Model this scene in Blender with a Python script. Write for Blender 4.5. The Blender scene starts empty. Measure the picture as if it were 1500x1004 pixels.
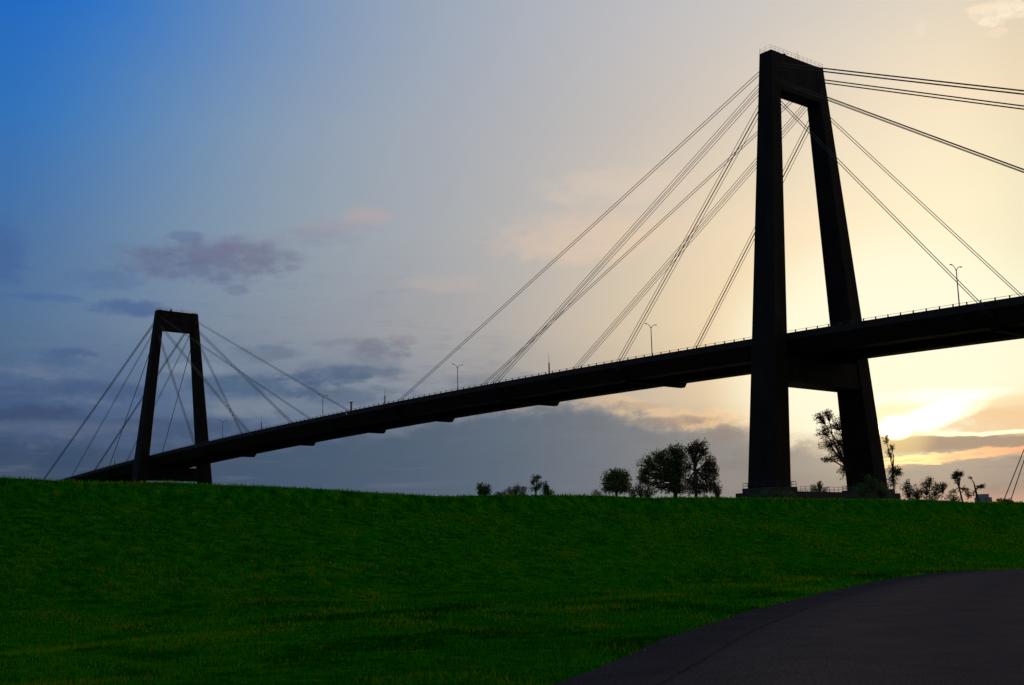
import bpy, bmesh, math, random
import numpy as np
from mathutils import Vector, Matrix

R = math.radians
sc = bpy.context.scene
COL = sc.collection
random.seed(7)
rng = np.random.default_rng(11)

# ------------------------------------------------------------------ survey constants
EYE = 1.65                               # eye height above the road; heights below are above the road
F_PX = 1747.763
CX, CY = 173.417, -232.398               # camera foot, bridge axis = X, near tower at X = 0
YAW, PITCH, ROLL = 0.8896, 0.17300, -0.02344
D = -372.5                               # far tower
HT = 118.43 + EYE
ZC = 108.816 + EYE
ZL = 36.668 + EYE
ZPED = 12.9 + EYE
FW = Vector((-math.sin(YAW) * math.cos(PITCH), math.cos(YAW) * math.cos(PITCH), math.sin(PITCH)))
_rt = Vector((math.cos(YAW), math.sin(YAW), 0)); _up = _rt.cross(FW)
RT = _rt * math.cos(ROLL) + _up * math.sin(ROLL)
UP = -_rt * math.sin(ROLL) + _up * math.cos(ROLL)
CAM = Vector((CX, CY, EYE))


def bearing(px, py):
    d = (FW * F_PX + RT * (px - 750) - UP * (py - 502)).normalized()
    return d


def azel(px, py):
    d = bearing(px, py)
    return math.degrees(math.atan2(-d.x, d.y)), math.degrees(math.asin(d.z))


def spot(px, py, dist):
    """point at a horizontal distance along a bearing read off the photograph"""
    d = bearing(px, py)
    k = dist / math.hypot(d.x, d.y)
    return CAM + d * k


def wo(z): return 10.341 + 0.103 * (HT - z)
def wi(z): return 6.773 + 0.086 * (HT - z)
def ta(z): return 3.765 + 0.042 * (HT - z)


def zd(X):
    u = (X - D / 2) / (D / 2)
    return 48.195 + EYE + 0.006 * 372 * (1 - u * u)


# ------------------------------------------------------------------ node helpers
def mat(name):
    m = bpy.data.materials.new(name); m.use_nodes = True
    nt = m.node_tree
    return m, nt, nt.nodes['Principled BSDF']


def noise(nt, vec, scale, detail=4, rough=.55, dist=0.0):
    n = nt.nodes.new('ShaderNodeTexNoise'); n.inputs['Scale'].default_value = scale
    n.inputs['Detail'].default_value = detail; n.inputs['Roughness'].default_value = rough
    n.inputs['Distortion'].default_value = dist
    if vec is not None: nt.links.new(vec, n.inputs['Vector'])
    return n.outputs['Fac']


def ramp(nt, fac, stops, interp='LINEAR'):
    r = nt.nodes.new('ShaderNodeValToRGB'); cr = r.color_ramp; cr.interpolation = interp
    while len(cr.elements) > 1: cr.elements.remove(cr.elements[-1])
    stops = sorted(stops, key=lambda s: s[0])
    for i, (p, c) in enumerate(stops):
        e = cr.elements[0] if i == 0 else cr.elements.new(p)
        e.position = p; e.color = (*c[:3], 1)
    nt.links.new(fac, r.inputs['Fac'])
    return r.outputs['Color']


def bump(nt, h, bsdf, strength=.4, dist=.05):
    b = nt.nodes.new('ShaderNodeBump'); b.inputs['Strength'].default_value = strength
    b.inputs['Distance'].default_value = dist
    nt.links.new(h, b.inputs['Height']); nt.links.new(b.outputs['Normal'], bsdf.inputs['Normal'])


def coords(nt, kind='Object', scale=None):
    t = nt.nodes.new('ShaderNodeTexCoord'); s = t.outputs[kind]
    if scale:
        m = nt.nodes.new('ShaderNodeMapping'); m.inputs['Scale'].default_value = scale
        nt.links.new(s, m.inputs['Vector']); s = m.outputs['Vector']
    return s


def make_mat(name, stops, scale=1.0, rough=.8, detail=5, mapscale=None, bs=0.0, bd=.02, spec=.3, metal=0.0, kind='Object'):
    m, nt, b = mat(name)
    v = coords(nt, kind, mapscale)
    n = noise(nt, v, scale, detail)
    nt.links.new(ramp(nt, n, stops), b.inputs['Base Color'])
    b.inputs['Roughness'].default_value = rough
    b.inputs['Specular IOR Level'].default_value = spec
    b.inputs['Metallic'].default_value = metal
    if bs: bump(nt, noise(nt, v, scale * 3, 3), b, bs, bd)
    return m


M = {}
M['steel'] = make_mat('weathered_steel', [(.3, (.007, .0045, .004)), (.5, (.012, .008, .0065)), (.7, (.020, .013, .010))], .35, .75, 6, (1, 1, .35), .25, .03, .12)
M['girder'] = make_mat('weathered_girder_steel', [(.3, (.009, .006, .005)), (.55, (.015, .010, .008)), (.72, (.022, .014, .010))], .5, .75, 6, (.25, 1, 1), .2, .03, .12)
M['concrete'] = make_mat('pier_concrete', [(.3, (.028, .024, .02)), (.6, (.05, .044, .038)), (.75, (.08, .07, .06))], .5, .9, 7, (1, 1, .5), .3, .02)
M['barrier'] = make_mat('barrier_concrete', [(.3, (.016, .013, .011)), (.7, (.030, .025, .021))], .8, .9, 5, (.5, 1, 1))
M['asphalt_deck'] = make_mat('deck_asphalt', [(.3, (.035, .035, .036)), (.7, (.06, .06, .06))], 2, .9)
M['cable'] = make_mat('cable_sheath', [(.3, (.05, .042, .032)), (.7, (.085, .072, .055))], .4, .7)
M['galv'] = make_mat('galvanised_steel', [(.3, (.16, .16, .165)), (.7, (.26, .26, .26))], 3, .5, 3, None, 0, .02, .5, .6)
M['dark_metal'] = make_mat('dark_painted_metal', [(.3, (.03, .03, .032)), (.7, (.06, .06, .06))], 3, .6)
M['bark'] = make_mat('tree_bark', [(.3, (.035, .028, .02)), (.7, (.075, .06, .045))], 2.5, .95, 5, (1, 1, .2), .6, .03)
M['silo'] = make_mat('silo_concrete', [(.3, (.20, .20, .21)), (.7, (.28, .28, .28))], .2, .9)


def leaf_mat(name, dark, mid, light, spec=.25):
    m, nt, b = mat(name)
    a = nt.nodes.new('ShaderNodeAttribute'); a.attribute_name = 'tone'
    c = ramp(nt, a.outputs['Fac'], [(0, dark), (.5, mid), (1, light)])
    b.inputs['Roughness'].default_value = .6
    b.inputs['Specular IOR Level'].default_value = spec
    nt.links.new(c, b.inputs['Base Color'])
    t = nt.nodes.new('ShaderNodeBsdfTranslucent'); nt.links.new(c, t.inputs['Color'])
    mx = nt.nodes.new('ShaderNodeMixShader'); mx.inputs[0].default_value = .5
    nt.links.new(b.outputs[0], mx.inputs[1]); nt.links.new(t.outputs[0], mx.inputs[2])
    nt.links.new(mx.outputs[0], nt.nodes['Material Output'].inputs['Surface'])
    return m


M['leaf'] = leaf_mat('tree_leaves', (.06, .09, .032), (.13, .18, .055), (.20, .25, .075))
M['leaf_autumn'] = leaf_mat('turning_leaves', (.06, .066, .022), (.14, .14, .042), (.22, .19, .06))
M['leaf_fresh'] = leaf_mat('fresh_shrub_leaves', (.03, .08, .02), (.07, .16, .035), (.12, .22, .055))
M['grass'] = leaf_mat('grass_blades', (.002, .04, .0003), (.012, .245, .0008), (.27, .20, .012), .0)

# ------------------------------------------------------------------ object helpers
def link_mesh(name, me, material, parent=None):
    o = bpy.data.objects.new(name, me); COL.objects.link(o)
    if material is not None: me.materials.append(material)
    if parent is not None: o.parent = parent
    return o


def obj(name, bm, material, parent=None, smooth=False):
    me = bpy.data.meshes.new(name)
    bmesh.ops.recalc_face_normals(bm, faces=bm.faces[:])
    bm.to_mesh(me); bm.free()
    if smooth:
        for p in me.polygons: p.use_smooth = True
    return link_mesh(name, me, material, parent)


def raw(name, v, f, material, parent=None, tone=None, smooth=False):
    """numpy vertices + faces of one size"""
    v = np.asarray(v, np.float32); f = np.asarray(f, np.int32)
    me = bpy.data.meshes.new(name)
    me.vertices.add(len(v)); me.vertices.foreach_set('co', v.ravel())
    n = f.shape[1]
    me.loops.add(f.size); me.loops.foreach_set('vertex_index', f.ravel())
    me.polygons.add(len(f)); me.polygons.foreach_set('loop_start', np.arange(0, f.size, n, dtype=np.int32))
    if smooth: me.polygons.foreach_set('use_smooth', np.ones(len(f), bool))
    if tone is not None:
        a = me.attributes.new('tone', 'FLOAT', 'POINT'); a.data.foreach_set('value', np.asarray(tone, np.float32))
    me.update(); me.validate()
    return link_mesh(name, me, material, parent)


def tag(o, label=None, cat=None, group=None, kind=None):
    if label: o['label'] = label
    if cat: o['category'] = cat
    if group: o['group'] = group
    if kind: o['kind'] = kind
    return o


def empty(name, loc=(0, 0, 0), rotz=0, parent=None):
    o = bpy.data.objects.new(name, None); COL.objects.link(o)
    o.location = loc; o.rotation_euler = (0, 0, rotz); o.empty_display_size = .5
    if parent is not None: o.parent = parent
    return o


def copy_tree(o, parent=None):
    c = o.copy(); COL.objects.link(c); c.parent = parent
    for ch in list(o.children): copy_tree(ch, c)
    return c


def hexa(bm, c8):
    """8 corners: bottom ring 4, top ring 4"""
    v = [bm.verts.new(c) for c in c8]
    for q in ((3, 2, 1, 0), (4, 5, 6, 7), (0, 1, 5, 4), (1, 2, 6, 5), (2, 3, 7, 6), (3, 0, 4, 7)):
        bm.faces.new([v[i] for i in q])


def box(bm, x0, x1, y0, y1, z0, z1):
    hexa(bm, [(x0, y0, z0), (x1, y0, z0), (x1, y1, z0), (x0, y1, z0), (x0, y0, z1), (x1, y0, z1), (x1, y1, z1), (x0, y1, z1)])


def tube(bm, pts, rad, n=6, cap=True):
    pts = [Vector(p) for p in pts]
    if not hasattr(rad, '__len__'): rad = [rad] * len(pts)
    rings = []
    ref = None
    for i, p in enumerate(pts):
        d = (pts[min(i + 1, len(pts) - 1)] - pts[max(i - 1, 0)]).normalized()
        if ref is None:
            ref = Vector((0, 0, 1)) if abs(d.z) < .9 else Vector((1, 0, 0))
        a = d.cross(ref).normalized(); b = d.cross(a)
        ref = -b if False else ref
        rings.append([bm.verts.new(p + (a * math.cos(2 * math.pi * k / n) + b * math.sin(2 * math.pi * k / n)) * rad[i]) for k in range(n)])
    for r0, r1 in zip(rings, rings[1:]):
        for k in range(n):
            bm.faces.new((r0[k], r0[(k + 1) % n], r1[(k + 1) % n], r1[k]))
    if cap:
        bm.faces.new(rings[0]); bm.faces.new(rings[-1])


def sweep(xs, sec, name, material, parent):
    """constant section (list of (Y, dz)) carried along the deck's vertical curve"""
    bm = bmesh.new(); n = len(sec); prev = None
    for X in xs:
        r = [bm.verts.new((X, y, zd(X) + dz)) for y, dz in sec]
        if prev:
            for k in range(n): bm.faces.new((prev[k], prev[(k + 1) % n], r[(k + 1) % n], r[k]))
        else: bm.faces.new(r)
        prev = r
    bm.faces.new(prev)
    return obj(name, bm, material, parent)


# ------------------------------------------------------------------ the road's edge, read off the photograph on the flat ground
def on_ground(px, py, z=0.0):
    d = bearing(px, py); k = (z - EYE) / d.z
    return CAM + d * k


edge_px = [(816, 1003), (901, 969), (996, 929), (1103, 894), (1197, 871), (1290, 850.5), (1360, 841), (1430, 836), (1500, 834.5)]
EDGE = [on_ground(*p) for p in edge_px]
EDGE = [Vector((p.x - CX, p.y - CY)) for p in EDGE]
# carry the edge on: behind the camera and along the levee
t0 = (EDGE[0] - EDGE[1]).normalized()
pre = [EDGE[0] + Matrix.Rotation(-.016 * k, 2) @ t0 * (4.0 * k) for k in range(12, 0, -1)]
last = EDGE[-1]; h = (EDGE[-1] - EDGE[-3]).normalized(); post = []
for k in range(60):
    tgt = Vector((-.05, 1)).normalized(); h = (h * .9 + tgt * .1).normalized(); last = last + h * 6.0; post.append(last.copy())
EDGE = pre + EDGE + post


def resample(pts, step):
    out = [pts[0].copy()]; carry = 0.0
    for a, b in zip(pts, pts[1:]):
        L = (b - a).length; s = step - carry
        while s <= L: out.append(a.lerp(b, s / L)); s += step
        carry = L - (s - step)
    return out


for _ in range(3):
    EDGE = resample(EDGE, 1.0)
    EDGE = [EDGE[0]] + [(EDGE[i - 1] + EDGE[i] * 2 + EDGE[i + 1]) / 4 for i in range(1, len(EDGE) - 1)] + [EDGE[-1]]
ROADW = 10.5
NOR = []
for i in range(len(EDGE)):
    t = (EDGE[min(i + 3, len(EDGE) - 1)] - EDGE[max(i - 3, 0)]).normalized(); NOR.append(Vector((t.y, -t.x)))
E2 = np.array([(e.x, e.y) for e in EDGE]); N2 = np.array([(n.x, n.y) for n in NOR])


def road_offset(x, y):
    """signed distance to the right of the road's left edge (camera-relative arrays)"""
    x = np.asarray(x, float); y = np.asarray(y, float); o = np.empty(x.shape).ravel(); xf, yf = x.ravel(), y.ravel()
    for s in range(0, len(xf), 20000):
        dx = xf[s:s + 20000, None] - E2[None, :, 0]; dy = yf[s:s + 20000, None] - E2[None, :, 1]
        k = np.argmin(dx * dx + dy * dy, 1); r = np.arange(len(k))
        o[s:s + 20000] = dx[r, k] * N2[k, 0] + dy[r, k] * N2[k, 1] + 1e-9
        far = np.sqrt(dx[r, k] ** 2 + dy[r, k] ** 2)
        sg = np.sign(o[s:s + 20000]); o[s:s + 20000] = sg * far
    return o.reshape(x.shape)


# ------------------------------------------------------------------ ground: flat, levee, batture, river bed, far bank
U_TOE, U_CREST, U_BACK, U_HEEL = 39.0, 62.0, 67.0, 92.0
crest_px = [(-200, 691), (0, 697.5), (130, 701.5), (250, 707), (313, 710.5), (420, 714.5), (500, 718.5), (600, 722), (700, 724), (900, 727), (1085, 728), (1240, 730), (1330, 732.5), (1420, 735), (1500, 737.5), (1700, 744)]
cy_, ch_ = [], []
for p in crest_px:
    d = bearing(*p); k = U_CREST / -d.x
    cy_.append(d.y * k); ch_.append(EYE + d.z * k - .08)      # the blades add the rest
CREST_Y = np.array(cy_); CREST_H = np.array(ch_)
print('crest heights', np.round(CREST_H, 2))


def vnoise(x, y, s, seed):
    """cheap smooth value noise"""
    x = np.asarray(x) / s; y = np.asarray(y) / s
    def hsh(i, j):
        v = np.sin(i * 127.1 + j * 311.7 + seed * 74.7) * 43758.5453
        return v - np.floor(v)
    i = np.floor(x); j = np.floor(y); fx = x - i; fy = y - j
    fx = fx * fx * (3 - 2 * fx); fy = fy * fy * (3 - 2 * fy)
    return (hsh(i, j) * (1 - fx) + hsh(i + 1, j) * fx) * (1 - fy) + (hsh(i, j + 1) * (1 - fx) + hsh(i + 1, j + 1) * fx) * fy


def sstep(a, b, x):
    t = np.clip((x - a) / (b - a), 0, 1); return t * t * (3 - 2 * t)


def height(x, y, ro=None):
    """camera-relative x, y -> ground height above the road"""
    x = np.asarray(x, float); y = np.asarray(y, float); u = -x
    H = np.interp(y, CREST_Y, CREST_H)
    up = np.clip((u - U_TOE) / (U_CREST - U_TOE), 0, 1)
    up = np.where(up < .2, up * up / .4 * 1.0, np.where(up > .88, 1 - (1 - up) ** 2 / .24 * .925 / .965, (up - .1) / .9 * .9))
    up = np.clip(up, 0, 1)
    dn = 1 - sstep(U_BACK, U_HEEL, u)
    h = H * up * dn
    h = h - 1.0 * sstep(U_BACK, U_HEEL, u)
    h = h - 10.0 * sstep(180, 205, u) * (1 - sstep(505, 530, u))
    if ro is None: ro = road_offset(x, y)
    lumps = (vnoise(x, y, 7, 1) - .5) * .30 + (vnoise(x, y, 2.6, 2) - .5) * .15
    away = np.where(ro < 0, sstep(.6, 5, -ro), sstep(ROADW + .6, ROADW + 5, ro))
    near = (1 - sstep(150, 400, np.hypot(x, y)))
    h = h + lumps * away * near
    # shallow verge: the grass stands a touch above the asphalt
    h = h + .03 * np.where((ro < -.05) | (ro > ROADW + .05), 1, 0) * 0 - .03 * np.where((ro > .25) & (ro < ROADW - .25), 1, 0)
    return h


def axis(lo, hi, step, end, grow=1.16):
    a = list(np.arange(lo, hi + .01, step)); s = step; p = a[-1]
    while p < end: s *= grow; p += s; a.append(p)
    s = step; p = lo; b = []
    while p > -end: s *= grow; p -= s; b.append(p)
    return np.array(b[::-1] + a)


gx = axis(-100, 14, .8, 6000); gy = axis(-16, 150, 1.0, 6000)
GX, GY = np.meshgrid(gx, gy, indexing='ij'); GH = height(GX, GY)
nx, ny = GX.shape
idx = np.arange(nx * ny).reshape(nx, ny)
faces = np.stack([idx[:-1, :-1], idx[1:, :-1], idx[1:, 1:], idx[:-1, 1:]], -1).reshape(-1, 4)
verts = np.stack([GX + CX, GY + CY, GH], -1).reshape(-1, 3)

m, nt, b = mat('levee_turf')
v = coords(nt, 'Object')
nA = noise(nt, v, .16, 5, .6); nB = noise(nt, v, 1.6, 6, .7); nC = noise(nt, v, 9, 7, .8)
c1 = ramp(nt, nB, [(.30, (.002, .03, .0003)), (.46, (.006, .115, .0006)), (.58, (.018, .16, .001)), (.70, (.14, .13, .012))])
c2 = ramp(nt, nC, [(.33, (.15, .2, .2)), (.5, (.8, .8, .8)), (.68, (2.0, 1.7, 1.3))])
mm = nt.nodes.new('ShaderNodeMix'); mm.data_type = 'RGBA'; mm.blend_type = 'MULTIPLY'; mm.inputs[0].default_value = .8
nt.links.new(c1, mm.inputs[6]); nt.links.new(c2, mm.inputs[7])
nt.links.new(mm.outputs[2], b.inputs['Base Color']); b.inputs['Roughness'].default_value = 1; b.inputs['Specular IOR Level'].default_value = .0
bump(nt, nC, b, .9, .12)
M['turf'] = m
ground = raw('ground', verts, faces, M['turf'], smooth=True)
tag(ground, 'grassy riverside levee and flat land around it', kind='structure')

# river: one sheet in the channel
m, nt, b = mat('river_water')
b.inputs['Base Color'].default_value = (.05, .05, .04, 1); b.inputs['Roughness'].default_value = .12
bump(nt, noise(nt, coords(nt, 'Object', (1, 1, 1)), .35, 4), b, .25, .3)
bm = bmesh.new()
x0, x1 = CX - 535, CX - 178
vv = [bm.verts.new((x, y, -7.5)) for x, y in ((x0, -5500), (x1, -5500), (x1, 5500), (x0, 5500))]; bm.faces.new(vv)
tag(obj('river', bm, m), 'wide brown river under the main span', kind='structure')

# road
m, nt, b = mat('road_asphalt')
at = nt.nodes.new('ShaderNodeAttribute'); at.attribute_name = 'tone'       # 0..1 across the road
vo = coords(nt, 'Object')
nf = noise(nt, vo, 30, 6, .85); nm = noise(nt, vo, .7, 6, .65); nl = noise(nt, vo, 7, 5, .7)
aggr = ramp(nt, nf, [(.34, (.30, .30, .32)), (.5, (.9, .88, .88)), (.64, (2.3, 2.15, 2.05))])
wear = ramp(nt, at.outputs['Fac'], [(0, (.036, .034, .036)), (.10, (.038, .035, .037)), (.15, (.054, .047, .044)), (.3, (.068, .057, .052)), (.5, (.057, .049, .046)), (.7, (.069, .058, .053)), (.9, (.062, .054, .051)), (1, (.044, .041, .042))])
patch = ramp(nt, nm, [(.3, (.62, .62, .66)), (.5, (1, .97, .98)), (.72, (1.35, 1.28, 1.25))])
def mul(a, c, f=1.0):
    x = nt.nodes.new('ShaderNodeMix'); x.data_type = 'RGBA'; x.blend_type = 'MULTIPLY'; x.inputs[0].default_value = f
    nt.links.new(a, x.inputs[6]); nt.links.new(c, x.inputs[7]); return x.outputs[2]
base = mul(mul(wear, patch, .45), aggr, .8)
# a sealed longitudinal joint between the edge strip and the worn lane, wandering slightly
wob = nt.nodes.new('ShaderNodeMath'); wob.operation = 'MULTIPLY_ADD'; wob.inputs[1].default_value = .012
nt.links.new(nl, wob.inputs[0]); nt.links.new(at.outputs['Fac'], wob.inputs[2])
joint = ramp(nt, wob.outputs[0], [(.128, (1, 1, 1)), (.1315, (.45, .45, .47)), (.134, (.55, .55, .56)), (.138, (1, 1, 1))])
base = mul(base, joint, .75)
nt.links.new(base, b.inputs['Base Color']); b.inputs['Roughness'].default_value = 1.0; b.inputs['Specular IOR Level'].default_value = .0
bump(nt, nf, b, .5, .012)
M['road'] = m
cols = [0, .02, .05, .1, .15, .25, .35, .5, .65, .8, .9, .97, 1]
V, T, Fc = [], [], []
for i in range(len(EDGE)):
    jit = .03 * math.sin(i * .63 + 1) + random.uniform(-.03, .03)
    for t in cols:
        w = t * ROADW + (jit if t == 0 else 0) + (-jit if t == 1 else 0)
        p = EDGE[i] + NOR[i] * w
        V.append((p.x + CX, p.y + CY, .018 + .05 * math.sin(math.pi * t) * 1.0)); T.append(t)
nc = len(cols)
for i in range(len(EDGE) - 1):
    for k in range(nc - 1): Fc.append((i * nc + k, i * nc + k + 1, (i + 1) * nc + k + 1, (i + 1) * nc + k))
tag(raw('road', V, Fc, M['road'], tone=T, smooth=True), 'curving dark asphalt road below the levee', kind='structure')

# ------------------------------------------------------------------ grass blades on the levee (nobody could count them)
def scatter(r0, r1, dens):
    th0 = math.atan2(-(FW.x), FW.y); half = R(33)
    n = int(dens * half * (r1 * r1 - r0 * r0))
    r = np.sqrt(rng.uniform(r0 * r0, r1 * r1, n)); a = th0 + rng.uniform(-half, half, n)
    return -np.sin(a) * r, np.cos(a) * r, r


GV, GF, GT = [], [], []; off = 0
for r0, r1, dens, hh, ww in ((9, 18, 360, .068, .010), (18, 30, 165, .082, .016), (30, 48, 66, .105, .026), (48, 75, 27, .14, .042), (75, 135, 9, .17, .075)):
    x, y, r = scatter(r0, r1, dens)
    ro = road_offset(x, y)
    edge = vnoise(x, y, .5, 9) * .35
    keep = ((ro < .30 - edge * 1.3) | (ro > ROADW - .1)) & (-x < U_BACK + 3)
    x, y, r, ro = x[keep], y[keep], r[keep], ro[keep]
    # tufty: density and height follow clumps
    cl = vnoise(x, y, 1.1, 3) * .6 + vnoise(x, y, .35, 4) * .4
    keep = rng.random(len(x)) < np.clip(.35 + 1.1 * cl, 0, 1)
    x, y, r, ro, cl = x[keep], y[keep], r[keep], ro[keep], cl[keep]
    z = height(x, y, ro)
    n = len(x)
    k_ = 1 + r / 70
    weed_warm = vnoise(x, y, 4.2, 5) * .40 + vnoise(x / k_, y / k_, 1.0, 6) * .60 + .17 * sstep(5, 90, y) - .05  # weed patches, plus warm low-sun light painted in as straw colour rising with y
    dry = (weed_warm + .12 * (vnoise(x, y, 22, 8) - .5) + rng.normal(0, .10, n)) > .66  # straw-coloured blades: real dry weeds and the painted warm light together
    hgt = hh * rng.uniform(.5, 1.35, n) * (.65 + .8 * cl) * np.where(dry, .92, .85)
    wd = ww * rng.uniform(.7, 1.3, n)
    ang = rng.uniform(0, 2 * np.pi, n); lean = rng.uniform(.1, .8, n) * hgt; la = rng.uniform(0, 2 * np.pi, n)
    P0 = np.stack([x - np.cos(ang) * wd / 2, y - np.sin(ang) * wd / 2, z - .01], 1)
    P1 = np.stack([x + np.cos(ang) * wd / 2, y + np.sin(ang) * wd / 2, z - .01], 1)
    P2 = np.stack([x + np.cos(la) * lean, y + np.sin(la) * lean, z + hgt], 1)
    vv = np.stack([P0, P1, P2], 1).reshape(-1, 3); vv[:, 0] += CX; vv[:, 1] += CY
    big = vnoise(x, y, 9, 21) * .6 + vnoise(x, y, 3.2, 22) * .4
    gap = vnoise(x / k_, y / k_, .9, 41) * .55 + vnoise(x, y, 3.1, 42) * .45
    big = big - .8 * np.clip((.42 - gap) / .14, 0, 1)
    row = .06 * np.sin((-x) * 3.4 + 1.5 * vnoise(x, y, 14, 31))        # faint mower tracks along the slope
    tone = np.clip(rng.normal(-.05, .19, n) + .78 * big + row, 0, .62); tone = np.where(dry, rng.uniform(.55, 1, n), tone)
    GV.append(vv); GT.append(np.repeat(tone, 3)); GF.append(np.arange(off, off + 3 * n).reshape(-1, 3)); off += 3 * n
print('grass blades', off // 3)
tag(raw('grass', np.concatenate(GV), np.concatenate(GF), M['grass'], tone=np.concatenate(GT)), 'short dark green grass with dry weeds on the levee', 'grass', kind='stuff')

# ------------------------------------------------------------------ the bridge
bridge = empty('cable_stayed_bridge')
tag(bridge, 'long dark steel cable-stayed bridge with two A-frame towers crossing behind the levee', 'bridge')


def leg_mesh(s):
    bm = bmesh.new()
    zs = [ZPED - .3, 30 + EYE, 55, 80, 100, HT]
    prev = None
    for z in zs:
        t = ta(z) / 2; a, c = s * wo(z), s * wi(z); ch = .22
        y0, y1 = min(a, c), max(a, c)
        ring = [(-t + ch, y0), (t - ch, y0), (t, y0 + ch), (t, y1 - ch), (t - ch, y1), (-t + ch, y1), (-t, y1 - ch), (-t, y0 + ch)]
        r = [bm.verts.new((px, py, z)) for px, py in ring]
        if prev:
            for k in range(8): bm.faces.new((prev[k], prev[(k + 1) % 8], r[(k + 1) % 8], r[k]))
        else: bm.faces.new(r)
        prev = r
    bm.faces.new(prev)
    return bm


def beam_mesh(z0, z1, inset):
    bm = bmesh.new()
    rings = []
    for s in (-1, 1):
        r = []
        for z, sx in ((z0, -1), (z0, 1), (z1, 1), (z1, -1)):
            r.append(bm.verts.new((sx * (ta(z) / 2 - inset), s * (wi(z) + .05), z)))
        rings.append(r)
    for k in range(4): bm.faces.new((rings[0][k], rings[0][(k + 1) % 4], rings[1][(k + 1) % 4], rings[1][k]))
    return bm


def rail_loop(bm, pts, height, step, closed=True, rails=(1.0, .55), r=.04):
    pts = [Vector(p) for p in pts]
    seq = list(zip(pts, pts[1:] + pts[:1])) if closed else list(zip(pts, pts[1:]))
    for a, c in seq:
        for k in rails:
            tube(bm, [a + Vector((0, 0, height * k)), c + Vector((0, 0, height * k))], r, 5)
        n = max(1, round((c - a).length / step))
        for i in range(n):
            p = a.lerp(c, i / n); tube(bm, [p - Vector((0, 0, .05)), p + Vector((0, 0, height))], r * 1.2, 5)
    if not closed:
        p = pts[-1]; tube(bm, [p - Vector((0, 0, .05)), p + Vector((0, 0, height))], r * 1.2, 5)


def make_tower():
    t = empty('tower', (0, 0, 0), 0, bridge)
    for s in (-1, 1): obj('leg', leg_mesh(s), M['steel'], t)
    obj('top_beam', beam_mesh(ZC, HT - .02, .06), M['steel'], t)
    obj('lower_beam', beam_mesh(ZL, ZL + 6.0, .25), M['steel'], t)
    # guard rail, hatch, beacon and lightning rod on the tower top
    bm = bmesh.new(); tx, ty = ta(HT) / 2 - .15, wo(HT) - .15
    rail_loop(bm, [(-tx, -ty, HT), (tx, -ty, HT), (tx, ty, HT), (-tx, ty, HT)], 1.25, 1.6, True, (1.0, .5), .026)
    obj('guard_rail', bm, M['galv'], t)
    bm = bmesh.new(); box(bm, -.4, .4, -3.3, -2.5, HT - .02, HT + 1.0); box(bm, -.3, .3, -3.2, -2.6, HT + 1.0, HT + 1.35)
    obj('hatch', bm, M['dark_metal'], t)
    bm = bmesh.new(); tube(bm, [(0, 2.6, HT - .02), (0, 2.6, HT + 1.6), (0, 2.6, HT + 3.4)], [.07, .05, .02], 6)
    box(bm, -.12, .12, 2.48, 2.72, HT + .9, HT + 1.15)
    obj('lightning_rod', bm, M['dark_metal'], t)
    # saddle housings where the stays enter, low rounded cheeks at the corner of the leg head
    for s in (-1, 1):
        bm = bmesh.new(); box(bm, -1.1, 1.1, s * 8.7 - .9, s * 8.7 + .9, HT - .02, HT + .3)
        obj('head_plate', bm, M['steel'], t)
    for s in (-1, 1):
        bm = bmesh.new()
        y0, y1 = s * (wo(ZPED) + .75), s * (wi(ZPED) - .9)
        box(bm, -4.95, 4.95, min(y0, y1), max(y0, y1), 11.6 + EYE, ZPED - .25)
        p = obj('pedestal', bm, M['concrete'], t)
        bm = bmesh.new(); xx = 4.8; a, c = y0 - s * .15, y1 + s * .15
        rail_loop(bm, [(-xx, a, ZPED - .25), (xx, a, ZPED - .25), (xx, c, ZPED - .25), (-xx, c, ZPED - .25)], 1.15, 1.9, True, (1, .5), .045)
        obj('pedestal_railing', bm, M['dark_metal'], t)
    bm = bmesh.new(); yy = wo(ZPED) + 2.0
    box(bm, -5.9, 5.9, -yy, yy, 9.6 + EYE, 11.595 + EYE)
    obj('pier_cap', bm, M['concrete'], t)
    bm = bmesh.new()
    box(bm, -5.0, 5.0, -yy + 1, yy - 1, -12, 9.595 + EYE)
    obj('pier_shaft', bm, M['concrete'], t)
    bm = bmesh.new(); yi = wi(ZPED) - 1.1
    for sx in (-5.7, 5.7):
        rail_loop(bm, [(sx, -yi, 11.595 + EYE), (sx, yi, 11.595 + EYE)], 1.1, 1.7, False, (1, .5), .04)
    obj('cap_railing', bm, M['dark_metal'], t)
    return t


tower = make_tower()
tower2 = copy_tree(tower, bridge); tower2.location = (D, 0, 0)
tag(tower, 'near tower, tall and seen almost edge-on'); tag(tower2, 'far tower, small beyond the river')

# deck
XL, XR = -780, 178
xs = np.linspace(XL, XR, 160)
deck = sweep(xs, [(-12.1, -1.15), (12.1, -1.15), (12.1, -.86), (-12.1, -.86)], 'deck_slab', M['asphalt_deck'], bridge)
for s in (-1, 1):
    sec = [(s * 12.15, -1.55), (s * 12.15, 0), (s * 11.92, 0), (s * 11.74, -.5), (s * 11.62, -.86), (s * 11.62, -.855), (s * 12.102, -.85), (s * 12.102, -1.55)]
    sec = [(s * 12.15, -1.6), (s * 12.15, 0), (s * 11.9, 0), (s * 11.62, -.855), (s * 12.104, -.855), (s * 12.104, -1.6)]
    sweep(xs, sec, 'barrier', M['barrier'], deck)
    # slanting outer web, flat soffit, upright inner web, with stiffener lips
    sec = [(s * 11.9, -1.153), (s * 11.9, -1.62), (s * 9.9, -4.75), (s * 9.75, -4.9), (s * 6.0, -4.9), (s * 5.8, -4.75), (s * 5.8, -1.153)]
    g = sweep(xs, sec, 'box_girder', M['girder'], deck)
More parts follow.
